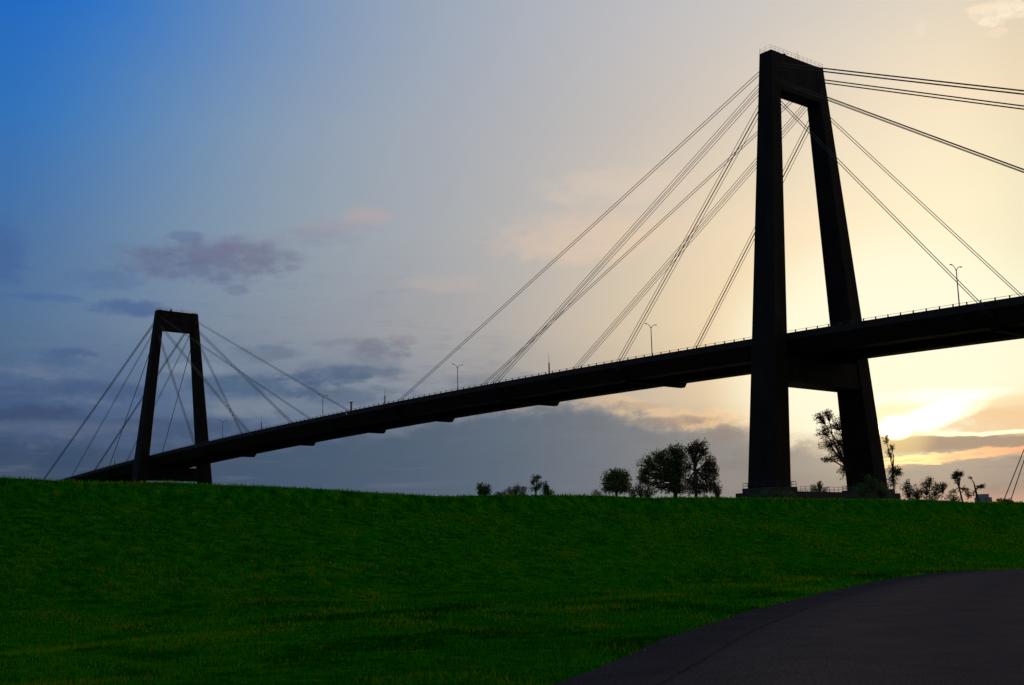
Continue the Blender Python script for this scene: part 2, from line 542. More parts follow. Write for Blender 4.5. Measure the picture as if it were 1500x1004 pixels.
for X in np.arange(-554, 170, 12.2):
    bm = bmesh.new(); z = zd(X); box(bm, X - .18, X + .18, -5.78, 5.78, z - 3.4, z - 1.16)
    obj('floor_beam', bm, M['girder'], deck)
bm = bmesh.new()
for X in (-161.7, -106.1, -52.3, 52.0, 106.0, 168.0, -205.3, -258.2, -311.0, -424, -480, -534):
    z = zd(X); bm = bmesh.new(); w = .8
    sec = [(-13.3, -1.7), (-13.3, -2.8), (-9.5, -5.75), (11.3, -5.75), (13.3, -2.8), (13.3, -1.7), (12.2, -1.65), (-12.2, -1.65)]
    a = [bm.verts.new((X - w, y, z + d)) for y, d in sec]; c = [bm.verts.new((X + w, y, z + d)) for y, d in sec]
    bm.faces.new(a); bm.faces.new(c)
    for k in range(8): bm.faces.new((a[k], a[(k + 1) % 8], c[(k + 1) % 8], c[k]))
    obj('anchor_beam', bm, M['girder'], deck)
# side-span end piers, off to both sides
for X in (172.5, -541, -610, -690, -765):
    bm = bmesh.new(); z = zd(X)
    for s in (-1, 1): box(bm, X - 1.6, X + 1.6, s * 8 - 1.8, s * 8 + 1.8, -3, z - 6.9)
    box(bm, X - 1.9, X + 1.9, -12, 12, z - 6.895, z - 4.905)
    obj('approach_pier', bm, M['concrete'], bridge)

# railing on the barriers: the 100 nearest posts of the near side are parts of it
for s in (-1, 1):
    Y = s * 12.03
    pts = [Vector((X, Y, zd(X) + .46)) for X in np.linspace(-560, 166, 120)]
    bm = bmesh.new(); tube(bm, pts, .04, 5)
    rl = obj('railing', bm, M['dark_metal'], bridge)
    pm = bmesh.new(); box(pm, -.12, .12, -.08, .08, -.01, .54)
    me = bpy.data.meshes.new('railing_post'); pm.to_mesh(me); pm.free(); me.materials.append(M['dark_metal'])
    X = 66.0; k = 0; rest = bmesh.new()
    allX = [66.0 - 3.05 * i for i in range(205)] + [69.05 + 3.05 * i for i in range(32)]
    allX = [x for x in allX if abs(x) > ta(50) / 2 + .2 and abs(x - D) > ta(50) / 2 + .2]
    for i, x in enumerate(allX):
        if s < 0 and i < 98:
            o = bpy.data.objects.new('railing_post', me); COL.objects.link(o); o.location = (x, Y, zd(x)); o.parent = rl
        else:
            z = zd(x); box(rest, x - .07, x + .07, Y - .06, Y + .06, z - .01, z + .5)
    tag(obj('railing_post', rest, M['dark_metal'], rl), kind='stuff')

# stays: lines of (tower x, side, deck X, head z, offsets across, offsets along the head)
def stay(xt, s, xd, zh, dy, dz, rad):
    sg = 1 if xd > xt else -1
    slope = (zh - zd(xd)) / abs(xd - xt)
    a = Vector((xt + sg * .3, s * (wo(zh) + wi(zh)) / 2 + dy, zh + dz))
    xe = xd + sg * dz * .8 / slope
    c = Vector((xe, s * 12.85 + dy * .9, zd(xe) - 1.9))
    bm = bmesh.new(); L = (c - a).length
    pts = [a.lerp(c, k / 16) - Vector((0, 0, 4 * (k / 16) * (1 - k / 16) * L * .0015)) for k in range(17)]
    tube(bm, pts, rad, 7)
    return obj('stay_cable', bm, M['cable'], bridge)


ZA, ZB, ZCc = 115.6 + EYE, 111.9 + EYE, 108.2 + EYE
two = [(-.5, 0), (.5, 0)]
four = [(-.5, -.8), (.5, -.8), (-.5, .8), (.5, .8)]
quad = [(-.5, -.4), (.5, -.4), (-.5, .4), (.5, .4)]
pair = [(.2, -.34), (-.2, .34)]
pile = [(0, -.45), (0, .45)]
RC = .082
for s in (-1, 1):
    for xt, xd, zh, offs in ((0, -162.5, ZA, two), (0, -109.5, ZB, four), (0, -53.8, ZCc, four), (0, 169.5, ZA, quad), (0, 105, ZB, pair), (0, 52.2, ZCc, pile),
                             (D, -213.6, ZA, pile), (D, -265.3, ZB, four), (D, -318, ZCc, four), (D, -534, ZA, quad), (D, -478.4, ZB, pair), (D, -422, ZCc, pile)):
        for dy, dz in offs:
            q = .72 if xt else 1.0                     # the far tower's bundles sit tighter
            stay(xt, s, xd, zh, dy * q, dz * q, RC * (.84 if offs is four else 1))

# ------------------------------------------------------------------ things standing on the deck
def make_lamp():
    t = empty('street_lamp')
    bm = bmesh.new(); tube(bm, [(0, 0, -.02), (0, 0, .5), (0, 0, .5001), (0, 0, 6), (0, 0, 11.2)], [.2, .2, .16, .13, .10], 8)
    obj('pole', bm, M['galv'], t)
    for s in (-1, 1):
        bm = bmesh.new()
        pts = [(0, s * .05, 10.9), (0, s * .35, 11.35), (0, s * .85, 11.75), (0, s * 1.35, 11.95), (0, s * 1.55, 11.97)]
        tube(bm, pts, [.085, .08, .075, .07, .07], 6); obj('arm', bm, M['galv'], t)
        bm = bmesh.new()
        y = s * 1.9
        pr = [(-.42, .10, .05), (-.30, .19, .10), (0, .24, .14), (.28, .20, .11), (.42, .08, .05)]
        rings = []
        for o_, w_, h_ in pr:
            rings.append([bm.verts.new((w_ * math.cos(a), y + s * o_, 11.98 + h_ * math.sin(a) * (1.0 if math.sin(a) > 0 else .8))) for a in [2 * math.pi * k / 10 for k in range(10)]])
        for r0, r1 in zip(rings, rings[1:]):
            for k in range(10): bm.faces.new((r0[k], r0[(k + 1) % 10], r1[(k + 1) % 10], r1[k]))
        bm.faces.new(rings[0]); bm.faces.new(rings[-1])
        obj('lamp_head', bm, M['dark_metal'], t, True)
    return t


lamp = make_lamp()
lamps = [(39.1, 'twin-arm street lamp on the deck right of the near tower, against the brightest sky'),
         (-52.6, 'twin-arm street lamp on the deck just left of the near tower'),
         (-142.3, 'twin-arm street lamp on the deck beside the longest stays of the near tower'),
         (-230.8, 'twin-arm street lamp crossed by the outermost stays of the far tower'),
         (-319.0, 'small twin-arm street lamp on the deck just right of the far tower')]
for i, (X, lab) in enumerate(lamps):
    o = lamp if i == 0 else copy_tree(lamp)
    o.location = (X, 0, zd(X) - .86); tag(o, lab, 'street lamp', 'street lamps along the deck')


def make_mast():
    t = empty('deck_mast')
    bm = bmesh.new(); tube(bm, [(0, 0, -.02), (0, 0, 6.6)], [.24, .19], 8); obj('pole', bm, M['dark_metal'], t)
    bm = bmesh.new(); tube(bm, [(0, 0, 6.59), (0, 0, 9.4)], [.07, .035], 6); obj('spire', bm, M['dark_metal'], t)
    bm = bmesh.new(); box(bm, -.32, .32, -.32, .32, -.02, .55); obj('base', bm, M['dark_metal'], t)
    return t


mast = make_mast()
for i, (X, lab) in enumerate([(-95.8, 'plain dark mast on the deck between the two lamps nearest the near tower'),
                              (-186.6, 'plain dark mast at the middle of the main span'),
                              (-281.9, 'plain dark mast on the deck near the far tower, beside its middle stays'),
                              (-447.6, 'plain dark mast on the low end of the deck left of the far tower')]):
    o = mast if i == 0 else copy_tree(mast)
    o.location = (X, 0, zd(X) - .86); tag(o, lab, 'mast', 'plain masts along the deck')

t = empty('beacon_post', (-191.0, -11.3, zd(-191) - .86)); tag(t, 'short thick post with a pale lamp on top at mid span', 'beacon')
bm = bmesh.new(); tube(bm, [(0, 0, -.02), (0, 0, 3.9)], [.42, .42], 10); obj('post', bm, M['galv'], t)
bm = bmesh.new(); tube(bm, [(0, 0, 3.9), (0, 0, 4.1)], [.75, .75], 10); obj('platform', bm, M['dark_metal'], t)
m, nt, b = mat('beacon_lamp_glass'); b.inputs['Base Color'].default_value = (.8, .85, .9, 1); b.inputs['Emission Color'].default_value = (.85, .92, 1, 1); b.inputs['Emission Strength'].default_value = .12
bm = bmesh.new(); bmesh.ops.create_uvsphere(bm, u_segments=12, v_segments=8, radius=.26, matrix=Matrix.Translation((0, 0, 4.42))); obj('lamp', bm, m, t, True)
t = empty('navigation_light', (-192.3, -12.22, zd(-192.3) - 1.0)); tag(t, 'small white navigation light fixed to the girder edge at mid span', 'light')
bm = bmesh.new(); box(bm, -.3, .3, -.25, .0, -.25, .25); obj('housing', bm, M['galv'], t)
bm = bmesh.new(); bmesh.ops.create_uvsphere(bm, u_segments=10, v_segments=6, radius=.18, matrix=Matrix.Translation((0, -.3, 0))); obj('lamp', bm, m, t, True)

# ------------------------------------------------------------------ trees and shrubs beyond the levee
def ground_z(p):
    return float(height(np.array([p.x - CX]), np.array([p.y - CY]))[0])


def make_plant(name, label, cat, px, dist, lobes, trunk, leaf, seed, leaf_size=.30, n_leaf=3000, spread=.55, twig=26, trunk_r=.28, lean=None, group=None, stems=1, bare=0.0):
    """lobes: (px, py, rx px, ry px, weight) read off the photo and turned into metres at the plant's distance; trunk: base px"""
    leaf_size *= .56; spread *= .72; n_leaf = int(n_leaf * .62); twig = int(twig * 2.4)
    rd = random.Random(seed); rg = np.random.default_rng(seed)
    base = spot(px, 720, dist); base.z = 0; gz = ground_z(base); base.z = gz - .1
    root = empty(name, base); tag(root, label, cat, group)
    hd = Vector((base.x - CX, base.y - CY, 0)).normalized(); side = Vector((hd.y, -hd.x, 0))
    mpp = dist / F_PX * 1.03
    L = []
    for (lx, ly, rx, ry, w) in lobes:
        c = spot(lx, ly, dist) - base
        L.append((c, rx * mpp, ry * mpp, w))
    tb = bmesh.new(); lv = []
    fork = max(.35 * min(c.z for c, *_ in L), .3 * max(c.z for c, *_ in L))
    crown_mid = sum((c for c, *_ in L), Vector()) / len(L)
    fk = Vector((crown_mid.x * .35, crown_mid.y * .35, fork)) if lean is None else spot(lean[0], lean[1], dist) - base
    if stems == 1:
        mid = fk * .5 + Vector((rd.uniform(-.25, .25), rd.uniform(-.25, .25), 0))
        tube(tb, [(0, 0, -.2), mid * .4, mid, fk], [trunk_r * 1.25, trunk_r * 1.05, trunk_r * .9, trunk_r * .72], 8)
    tips = []
    for c, rx, ry, w in L:
        s0 = fk if stems == 1 else Vector((rd.uniform(-.4, .4), rd.uniform(-.4, .4), -.1))
        bend = s0.lerp(c, .5) + Vector((rd.uniform(-.5, .5), rd.uniform(-.5, .5), rd.uniform(0, .6))) * (.18 * (c - s0).length)
        e = c + Vector((0, 0, .15 * ry))
        limb = [s0.lerp(bend, k / 3) for k in range(3)] + [bend.lerp(e, k / 3) for k in range(4)]
        r_ = trunk_r * (.6 if stems == 1 else .4)
        tube(tb, limb, [r_ * (1 - .75 * k / 6) for k in range(7)], 6)
        nt_ = max(5, int(twig * w))
        for k in range(nt_):
            d = Vector(rg.normal(0, 1, 3)); q = .62 if d.length < 2 else 1.1 / d.length
            tip = c + side * (d.x * rx * q) + hd * (d.y * (rx * .8) * q) + Vector((0, 0, d.z * ry * q))
            if tip.z < .3: tip.z = .3 + rd.random() * .4
            st = limb[rd.choice((2, 3, 4, 5, 6))]
            if (tip - st).length > 1.6 * max(rx, ry): st = limb[5]
            md = st.lerp(tip, .55) + Vector((rd.uniform(-.2, .2), rd.uniform(-.2, .2), rd.uniform(.0, .35))) * (tip - st).length * .4
            tr = max(.022, r_ * .22 * (.5 + rd.random()))
            tube(tb, [st, md, tip], [tr, tr * .7, tr * .3], 4, False)
            if rd.random() >= bare: tips.append((tip, md, w * 1.0, min(rx, ry)))
    trunk_o = obj('trunk', tb, M['bark'], root, True)
    wsum = sum(1 for _ in tips)
    per = max(4, int(n_leaf / max(1, wsum)))
    C, T = [], []
    for tip, md, w, rr in tips:
        sg = spread * (.55 + .9 * rd.random()) * min(1.6, max(.5, rr * .55))
        n = int(per * (.5 + rd.random()))
        k = rg.random(n) ** 1.2
        ctr = np.array(tip)[None] * (1 - k[:, None] * .9) + np.array(md)[None] * (k[:, None] * .9)
        C.append(ctr + rg.normal(0, 1, (n, 3)) * sg * np.array([1, 1, .72]))
        T.append(np.clip(rd.gauss(.42, .17) + rg.normal(0, .14, n), 0, 1))
    C = np.concatenate(C); T = np.concatenate(T); keep = C[:, 2] > .05; C = C[keep]; T = T[keep]; n = len(C)
    a = rg.normal(0, 1, (n, 3)); a /= np.linalg.norm(a, axis=1)[:, None]
    b_ = np.cross(a, rg.normal(0, 1, (n, 3))); b_ /= np.linalg.norm(b_, axis=1)[:, None]
    s = leaf_size * rg.uniform(.55, 1.35, n)[:, None]
    V = np.stack([C - a * s, C + b_ * s * .45, C + a * s, C - b_ * s * .45], 1).reshape(-1, 3)
    raw('crown' if 'tree' in name else 'foliage', V, np.arange(4 * n).reshape(-1, 4), leaf, root, tone=np.repeat(T, 4))
    if 'tree' not in name: trunk_o.name = 'stem'
    return root


G1 = 'trees and shrubs beyond the levee'
P = make_plant
LF, LA, LS = M['leaf'], M['leaf_autumn'], M['leaf_fresh']
# (the far row on the left)
P('bush', 'small round dark bush, leftmost plant on the skyline', 'bush', 708, 188, [(704, 713, 6, 6, 1), (712, 714, 7, 7, 1), (709, 720, 11, 6, 1)], 0, LS, 1, .26, 2600, .5, 34, .16, None, G1, 3)
P('bush', 'tiny low bush between the leftmost round bush and a spiky shrub', 'bush', 734, 188, [(731, 723, 5, 3, 1), (738, 722, 5, 3, 1)], 0, LS, 2, .22, 700, .35, 20, .08, None, G1, 3)
P('shrub', 'low spiky shrub with upright twigs left of the small forked tree', 'shrub', 757, 196, [(747, 718, 6, 4, 1), (756, 714, 6, 5, 1), (765, 716, 7, 5, 1), (757, 721, 15, 4, 1)], 0, LF, 3, .24, 1500, .38, 34, .14, None, G1, 4, .35)
P('forked_tree', 'small forked tree with a thin open crown on the skyline', 'tree', 787, 200, [(781, 705, 5, 5, .8), (786, 699, 7, 4, 1), (791, 711, 6, 6, 1), (783, 716, 7, 5, .8)], 0, LF, 4, .24, 1300, .36, 30, .2, (785, 717), G1, 1, .25)
P('bush', 'small conical green bush touching the forked tree', 'bush', 801, 199, [(799, 711, 4, 5, 1), (800, 717, 7, 5, 1), (804, 720, 8, 4, 1)], 0, LS, 5, .25, 1700, .42, 30, .14, None, G1, 3)
P('shrub', 'tiny twiggy shrub left of the round dense tree', 'shrub', 874, 198, [(872, 721, 4, 4, 1), (877, 723, 5, 3, 1)], 0, LF, 6, .22, 420, .35, 22, .08, None, G1, 3, .2)
P('round_tree', 'round dense tree with a wide low crown', 'tree', 903, 196, [(893, 703, 11, 11, 1), (905, 695, 12, 9, 1.1), (914, 701, 11, 11, 1.1), (903, 710, 20, 12, 1.6), (893, 716, 12, 7, .8), (914, 717, 11, 7, .8)], 0, LF, 7, .30, 8200, .5, 46, .28, (903, 718), G1)
P('shrub', 'long low scrub between the round tree and the big broad tree', 'shrub', 938, 190, [(927, 719, 8, 5, 1), (938, 715, 9, 6, 1.2), (950, 717, 9, 5, 1), (944, 722, 16, 4, 1)], 0, LA, 8, .25, 2300, .45, 30, .12, None, G1, 4)
P('broad_tree', 'big broad dark tree with a leafy trunk, left of the tallest tree', 'tree', 988, 192,
  [(950, 682, 14, 16, 1.2), (944, 694, 9, 10, .7), (966, 670, 15, 13, 1.3), (988, 660, 14, 9, 1.2), (980, 680, 18, 14, 1.6), (994, 688, 15, 16, 1.5), (966, 700, 13, 8, .8), (992, 706, 12, 16, 1.6), (955, 710, 12, 6, .5), (998, 670, 10, 10, .9), (992, 718, 14, 8, 1.0), (942, 704, 9, 8, .6), (972, 716, 18, 7, .7), (975, 690, 16, 12, 1.0)],
  0, LF, 9, .32, 15000, .55, 40, .42, (989, 705), G1)
P('tall_tree', 'tallest tree of the clump, with bare trunk showing through an open crown', 'tree', 1019, 187,
  [(1022, 653, 13, 9, 1.3), (1012, 660, 8, 7, .7), (1031, 662, 9, 8, .7), (1018, 672, 10, 8, .7), (1040, 680, 11, 13, 1.2), (1046, 690, 8, 12, .9), (1035, 700, 13, 12, 1.2), (1006, 684, 6, 9, .35), (1030, 716, 10, 8, .8), (1014, 716, 12, 7, .6), (1044, 712, 9, 9, .8), (1008, 706, 9, 9, .5), (1024, 722, 22, 5, .7)],
  0, LA, 10, .30, 9000, .5, 36, .30, (1018, 690), G1)
P('shrub', 'sparse grey shrub at the right end of the tree clump', 'shrub', 1048, 186, [(1046, 712, 6, 9, 1), (1052, 716, 6, 7, 1)], 0, LA, 11, .22, 800, .5, 40, .1, None, G1, 4, .3)
# around the near tower
P('conical_tree', 'small conical tree seen over the cap railing between the tower legs', 'tree', 1200, 335, [(1200, 708, 3, 4, 1), (1200, 714, 5, 5, 1), (1208, 716, 7, 3, .7)], 0, LF, 12, .36, 800, .5, 24, .2, None, G1)
P('shrub', 'small twiggy shrub left of the small conical tree between the tower legs', 'shrub', 1192, 333, [(1189, 712, 2.5, 3, 1), (1194, 713, 2.5, 3, 1), (1192, 718, 4, 3, 1)], 0, LF, 13, .34, 320, .4, 16, .14, None, G1, 3, .2)
P('leaning_tree', 'tall sparse tree leaning out from behind the right tower leg', 'tree', 1246, 330,
  [(1201, 612, 8, 8, .9), (1212, 606, 8, 5, .7), (1206, 632, 11, 10, 1), (1225, 622, 12, 10, 1.1), (1238, 612, 8, 10, .8), (1214, 650, 13, 9, 1.1), (1232, 648, 12, 12, 1), (1226, 668, 11, 8, .7), (1212, 673, 9, 4, .5), (1236, 690, 8, 12, .7)],
  0, LA, 14, .44, 6200, .62, 30, .42, (1240, 686), G1, 1, .12)
P('slim_tree', 'slim sparse tree at the right edge of the right tower leg', 'tree', 1308, 322,
  [(1297, 643, 4, 6, .5), (1303, 664, 5, 8, .6), (1306, 655, 4, 4, .4), (1309, 690, 11, 8, 1.2), (1316, 695, 7, 8, 1), (1307, 706, 8, 8, 1)], 0, LA, 15, .40, 2400, .5, 28, .26, (1308, 690), G1, 1, .1)
P('shrub', 'dark green shrub growing in front of the foot of the right tower leg', 'shrub', 1275, 252, [(1262, 714, 12, 9, 1), (1276, 706, 12, 13, 1.1), (1288, 714, 11, 10, 1), (1296, 722, 12, 6, 1)], 0, LS, 16, .30, 3200, .6, 30, .14, None, G1, 4)
P('shrub', 'pale green shrub hiding the front of the near pedestal', 'shrub', 1135, 250, [(1118, 724, 16, 5, 1), (1140, 723, 16, 5, 1), (1158, 725, 10, 4, 1)], 0, LS, 17, .27, 1600, .5, 26, .1, None, G1, 4)
P('shrub', 'wide open shrub with arching leafy branches right of the tower', 'shrub', 1352, 196,
  [(1330, 715, 10, 8, 1), (1328, 706, 4, 6, .4), (1344, 720, 14, 7, 1.1), (1358, 712, 9, 10, 1), (1362, 703, 4, 6, .5), (1374, 712, 10, 6, 1), (1383, 709, 5, 3, .5), (1366, 724, 14, 6, 1), (1340, 726, 16, 5, 1)], 0, LA, 18, .27, 4300, .42, 30, .13, None, G1, 5, .15)
P('sapling_tree', 'thin curved sapling with a small round crown at its top', 'tree', 1411, 152,
  [(1402, 695, 6, 5, 1), (1398, 699, 4, 4, .6), (1407, 694, 4, 4, .6), (1403, 704, 4, 4, .4), (1415, 718, 8, 5, .5), (1396, 722, 6, 5, .35), (1420, 726, 5, 5, .4)], 0, LA, 19, .20, 1000, .26, 30, .13, (1405, 714), G1, 1, .2)
P('bare_tree', 'leaning bare trunk with one leafy side branch beside the far silo', 'tree', 1431, 150,
  [(1421, 699, 1.5, 2, .25), (1436, 713, 5, 3, .8), (1440, 712, 3, 3, .6), (1426, 724, 5, 4, .3)], 0, LA, 20, .19, 340, .22, 20, .17, (1429, 718), G1, 1, .3)
P('bush', 'small round dark bush at the right edge, beneath the guy wires', 'bush', 1478, 186, [(1474, 733, 5, 3, 1), (1481, 734, 5, 3, 1)], 0, LF, 21, .23, 700, .35, 20, .08, None, G1, 3)
P('bush', 'tiny bush between the far silo and the guy wires', 'bush', 1465, 188, [(1464, 732.5, 3, 2.5, 1), (1467, 734, 3, 2, 1)], 0, LF, 22, .22, 340, .3, 16, .07, None, G1, 3)
P('shrub', 'thin weedy shrub at the foot of the curved sapling', 'shrub', 1398, 170, [(1392, 727, 8, 4, 1), (1400, 730, 8, 3, 1)], 0, LA, 23, .18, 420, .4, 26, .06, None, G1, 4, .3)

# ------------------------------------------------------------------ far silo block and the guyed mast outside the frame
p = spot(1440, 730, 1150); gz = -1.0
t = empty('grain_silo', (p.x, p.y, gz), math.atan2(CY - p.y, CX - p.x) + math.pi / 2); tag(t, 'grey silo block far off on the right horizon', 'silo')
top = spot(1440, 724, 1150).z - gz
bm = bmesh.new()
for k in range(-1, 2):
    for j in range(2):
        bmesh.ops.create_cone(bm, cap_ends=True, segments=20, radius1=2.6, radius2=2.6, depth=top - 3, matrix=Matrix.Translation((k * 4.7, j * 4.7, (top - 3) / 2)))
obj('bins', bm, M['silo'], t)
bm = bmesh.new(); box(bm, -6.2, 5.0, -1.4, 5.8, top - 3.2, top); box(bm, 5.0, 7.4, 0, 3.4, 0, top - 5)
obj('head_house', bm, M['silo'], t)

mp = spot(1600, 720, 330); gz = ground_z(mp)
t = empty('guyed_mast', (mp.x, mp.y, gz)); tag(t, 'pair of thin steep guy wires running up past the right edge', 'guy wires')
hgt = 112.0
bm = bmesh.new()
for a in range(3):
    c = Vector((.55 * math.cos(a * 2.0944), .55 * math.sin(a * 2.0944), 0)); tube(bm, [c, c + Vector((0, 0, hgt))], .07, 5)
    n = Vector((.55 * math.cos((a + 1) * 2.0944), .55 * math.sin((a + 1) * 2.0944), 0))
    for k in range(70): tube(bm, [c + Vector((0, 0, k * 1.6)), n + Vector((0, 0, k * 1.6 + 1.6))], .03, 4, False)
obj('lattice_mast', bm, M['dark_metal'], t)
for (a, c_) in (((1470.5, 733), (1499.5, 660.5)), ((1480.5, 733), (1500, 675))):
    p0 = spot(*a, 318); p1 = spot(*c_, 318)
    sl = (p1 - p0); p0b = p0 - sl * ((p0.z - gz) / sl.z); p1b = p0 + sl * 2.6
    bm = bmesh.new(); tube(bm, [p0b - t.location, p1b - t.location], .11, 6)
    obj('guy_wire', bm, M['dark_metal'], t)

# ------------------------------------------------------------------ sky
def s2l(c):
    return tuple(((x / 255) / 12.92 if x / 255 <= .04045 else ((x / 255 + .055) / 1.055) ** 2.4) for x in c)


W = bpy.data.worlds.new('World'); sc.world = W; W.use_nodes = True
nt = W.node_tree; nd = nt.nodes; lk = nt.links
bg = nd['Background']


class S:
    """a float socket with arithmetic"""
    def __init__(s, o): s.o = o
    def _m(op, a, b=None, c=None, clamp=False):
        n = nd.new('ShaderNodeMath'); n.operation = op; n.use_clamp = clamp
        for i, q in enumerate((a, b, c)):
            if q is None: continue
            if isinstance(q, S): lk.new(q.o, n.inputs[i])
            else: n.inputs[i].default_value = q
        return S(n.outputs[0])
    def __add__(a, b): return S._m('ADD', a, b)
    __radd__ = __add__
    def __sub__(a, b): return S._m('SUBTRACT', a, b)
    def __rsub__(a, b): return S._m('SUBTRACT', b, a)
    def __mul__(a, b): return S._m('MULTIPLY', a, b)
    __rmul__ = __mul__
    def __truediv__(a, b): return S._m('DIVIDE', a, b)
    def clamp(a): return S._m('ADD', a, 0.0, clamp=True)


def smooth(x, a, b):
    n = nd.new('ShaderNodeMapRange'); n.interpolation_type = 'SMOOTHSTEP'
    lk.new(x.o, n.inputs[0]); n.inputs[1].default_value = a; n.inputs[2].default_value = b
    return S(n.outputs[0])


def mixc(f, a, b, mode='MIX'):
    n = nd.new('ShaderNodeMix'); n.data_type = 'RGBA'; n.blend_type = mode
    if isinstance(f, S): lk.new(f.o, n.inputs[0])
    else: n.inputs[0].default_value = f
    for i, q in ((6, a), (7, b)):
        if isinstance(q, tuple): n.inputs[i].default_value = (*q, 1)
        else: lk.new(q, n.inputs[i])
    return n.outputs[2]


tc = nd.new('ShaderNodeTexCoord')
nrm = nd.new('ShaderNodeVectorMath'); nrm.operation = 'NORMALIZE'; lk.new(tc.outputs['Generated'], nrm.inputs[0])
sx = nd.new('ShaderNodeSeparateXYZ'); lk.new(nrm.outputs[0], sx.inputs[0])
dx, dy, dz = (S(sx.outputs[i]) for i in range(3))
AZ = S._m('ARCTAN2', dx * -1.0, dy) * (180 / math.pi)
EL = S._m('ARCSINE', dz) * (180 / math.pi)


def wnoise(ax, ex, seed, detail=5, rough=.55):
    cb = nd.new('ShaderNodeCombineXYZ')
    lk.new((AZ * ax).o, cb.inputs[0]); lk.new((EL * ex).o, cb.inputs[1]); cb.inputs[2].default_value = seed * 7.31
    n = nd.new('ShaderNodeTexNoise'); n.inputs['Scale'].default_value = 1; n.inputs['Detail'].default_value = detail; n.inputs['Roughness'].default_value = rough
    lk.new(cb.outputs[0], n.inputs['Vector'])
    return S(n.outputs['Fac']) - .5


n_big = wnoise(.10, .30, 1, 4); n_mid = wnoise(.28, .75, 2, 6, .6); n_fine = wnoise(.9, 2.2, 3, 6, .62); n_puff = wnoise(.55, 1.1, 4, 6, .58); n_cum = wnoise(1.15, 1.9, 9, 7, .62); n_wisp = wnoise(.22, 2.6, 12, 7, .66)
T_AZ = (AZ + 180) * (1 / 360.0)


def az_ramp(stops, interp='B_SPLINE'):
    """stops: (azimuth, sRGB) inside the view; dusk colours are added for the rest of the compass"""
    return ramp(nt, T_AZ.o, [((a + 180) / 360, s2l(c)) for a, c in stops], interp)


def px_row(y, cols, extra):
    """a row of colours read at x = 0..1500 in steps, placed at their true azimuths"""
    n = len(cols); out = []
    for i, c in enumerate(cols): out.append((azel(1500 * i / (n - 1), y)[0], c))
    return out + extra


# clear-sky rows, by height above the horizon
BACK = [(-180, (104, 116, 134)), (-120, (106, 118, 136)), (-60, (118, 124, 136)), (-15, (165, 152, 142)), (110, (48, 100, 162)), (145, (88, 108, 134)), (180, (104, 116, 134))]
BACKL = [(-180, (98, 106, 120)), (-120, (100, 107, 120)), (-60, (112, 114, 122)), (-15, (165, 152, 140)), (110, (58, 78, 108)), (145, (86, 96, 112)), (180, (98, 106, 120))]
rows = [
    (90.0, az_ramp([(-180, (108, 124, 148)), (0, (128, 138, 156)), (180, (108, 124, 148))])),
    (50.0, az_ramp([(-180, (106, 120, 144)), (-60, (118, 130, 150)), (0, (150, 155, 165)), (33, (176, 175, 176)), (60, (96, 128, 170)), (85, (30, 98, 172)), (120, (66, 104, 152)), (180, (106, 120, 144))])),
    (25.0, az_ramp(px_row(0, [(16, 100, 196), (46, 118, 194), (104, 140, 186), (146, 162, 184), (170, 176, 187), (190, 188, 191), (206, 200, 194), (219, 209, 194), (226, 211, 189)], BACK))),
    (20.0, az_ramp(px_row(200, [(34, 110, 188), (80, 130, 182), (128, 152, 178), (156, 166, 180), (174, 176, 182), (198, 190, 182), (220, 206, 188), (244, 226, 198), (252, 230, 192)], BACK))),
    (15.0, az_ramp(px_row(330, [(58, 108, 164), (104, 134, 168), (136, 154, 170), (158, 166, 174), (178, 177, 177), (214, 198, 178), (248, 224, 186), (255, 240, 206), (255, 244, 204)], BACK))),
    (10.5, az_ramp(px_row(470, [(80, 112, 150), (106, 128, 154), (130, 142, 158), (150, 154, 162), (176, 170, 166), (216, 198, 170), (250, 226, 180), (255, 246, 208), (255, 250, 212)], BACKL))),
    (7.0, az_ramp(px_row(570, [(64, 88, 128), (78, 102, 136), (98, 118, 144), (122, 134, 150), (150, 152, 152), (196, 180, 160), (244, 214, 168), (255, 246, 196), (255, 240, 180)], BACKL))),
    (4.0, az_ramp(px_row(660, [(58, 76, 108), (66, 84, 114), (74, 92, 120), (82, 98, 120), (98, 110, 122), (140, 138, 134), (190, 168, 142), (226, 186, 140), (214, 178, 142)], BACKL))),
    (1.2, az_ramp(px_row(730, [(60, 76, 104), (66, 82, 110), (76, 90, 115), (86, 98, 118), (104, 110, 122), (132, 130, 130), (158, 146, 136), (196, 160, 140), (204, 158, 138)], BACKL))),
]
Ew = EL + n_big * 2.0
col = rows[-1][1]
for (e1, c1), (e0, _) in zip(rows[-2::-1], rows[::-1]):
    n = nd.new('ShaderNodeMapRange'); n.interpolation_type = 'LINEAR'; n.clamp = True
    lk.new(Ew.o, n.inputs[0]); n.inputs[1].default_value = e0; n.inputs[2].default_value = e1
    col = mixc(S(n.outputs[0]), col, c1)


def blob(px, py, rx, ry, soft=.55, nz=1.0, noise_=None):
    """an elliptical cloud patch with a ragged rim; rx, ry in photo pixels (1 deg = 30.5)"""
    a0, e0 = azel(px, py); k = 1 / 30.5
    q = noise_ if noise_ is not None else n_puff
    u = (AZ - a0 + n_mid * (.5 * rx * k)) * (1 / (rx * k)); v = (EL - e0 + n_puff * (.6 * ry * k)) * (1 / (ry * k))
    return smooth(1.0 - (u * u + v * v) + q * (3.0 * nz) + n_fine * (1.8 * nz) + n_cum * (2.2 * nz), -soft + .15, soft + .45)


def add_cloud(col, mask, c, op): return mixc(mask * op, col, s2l(c))


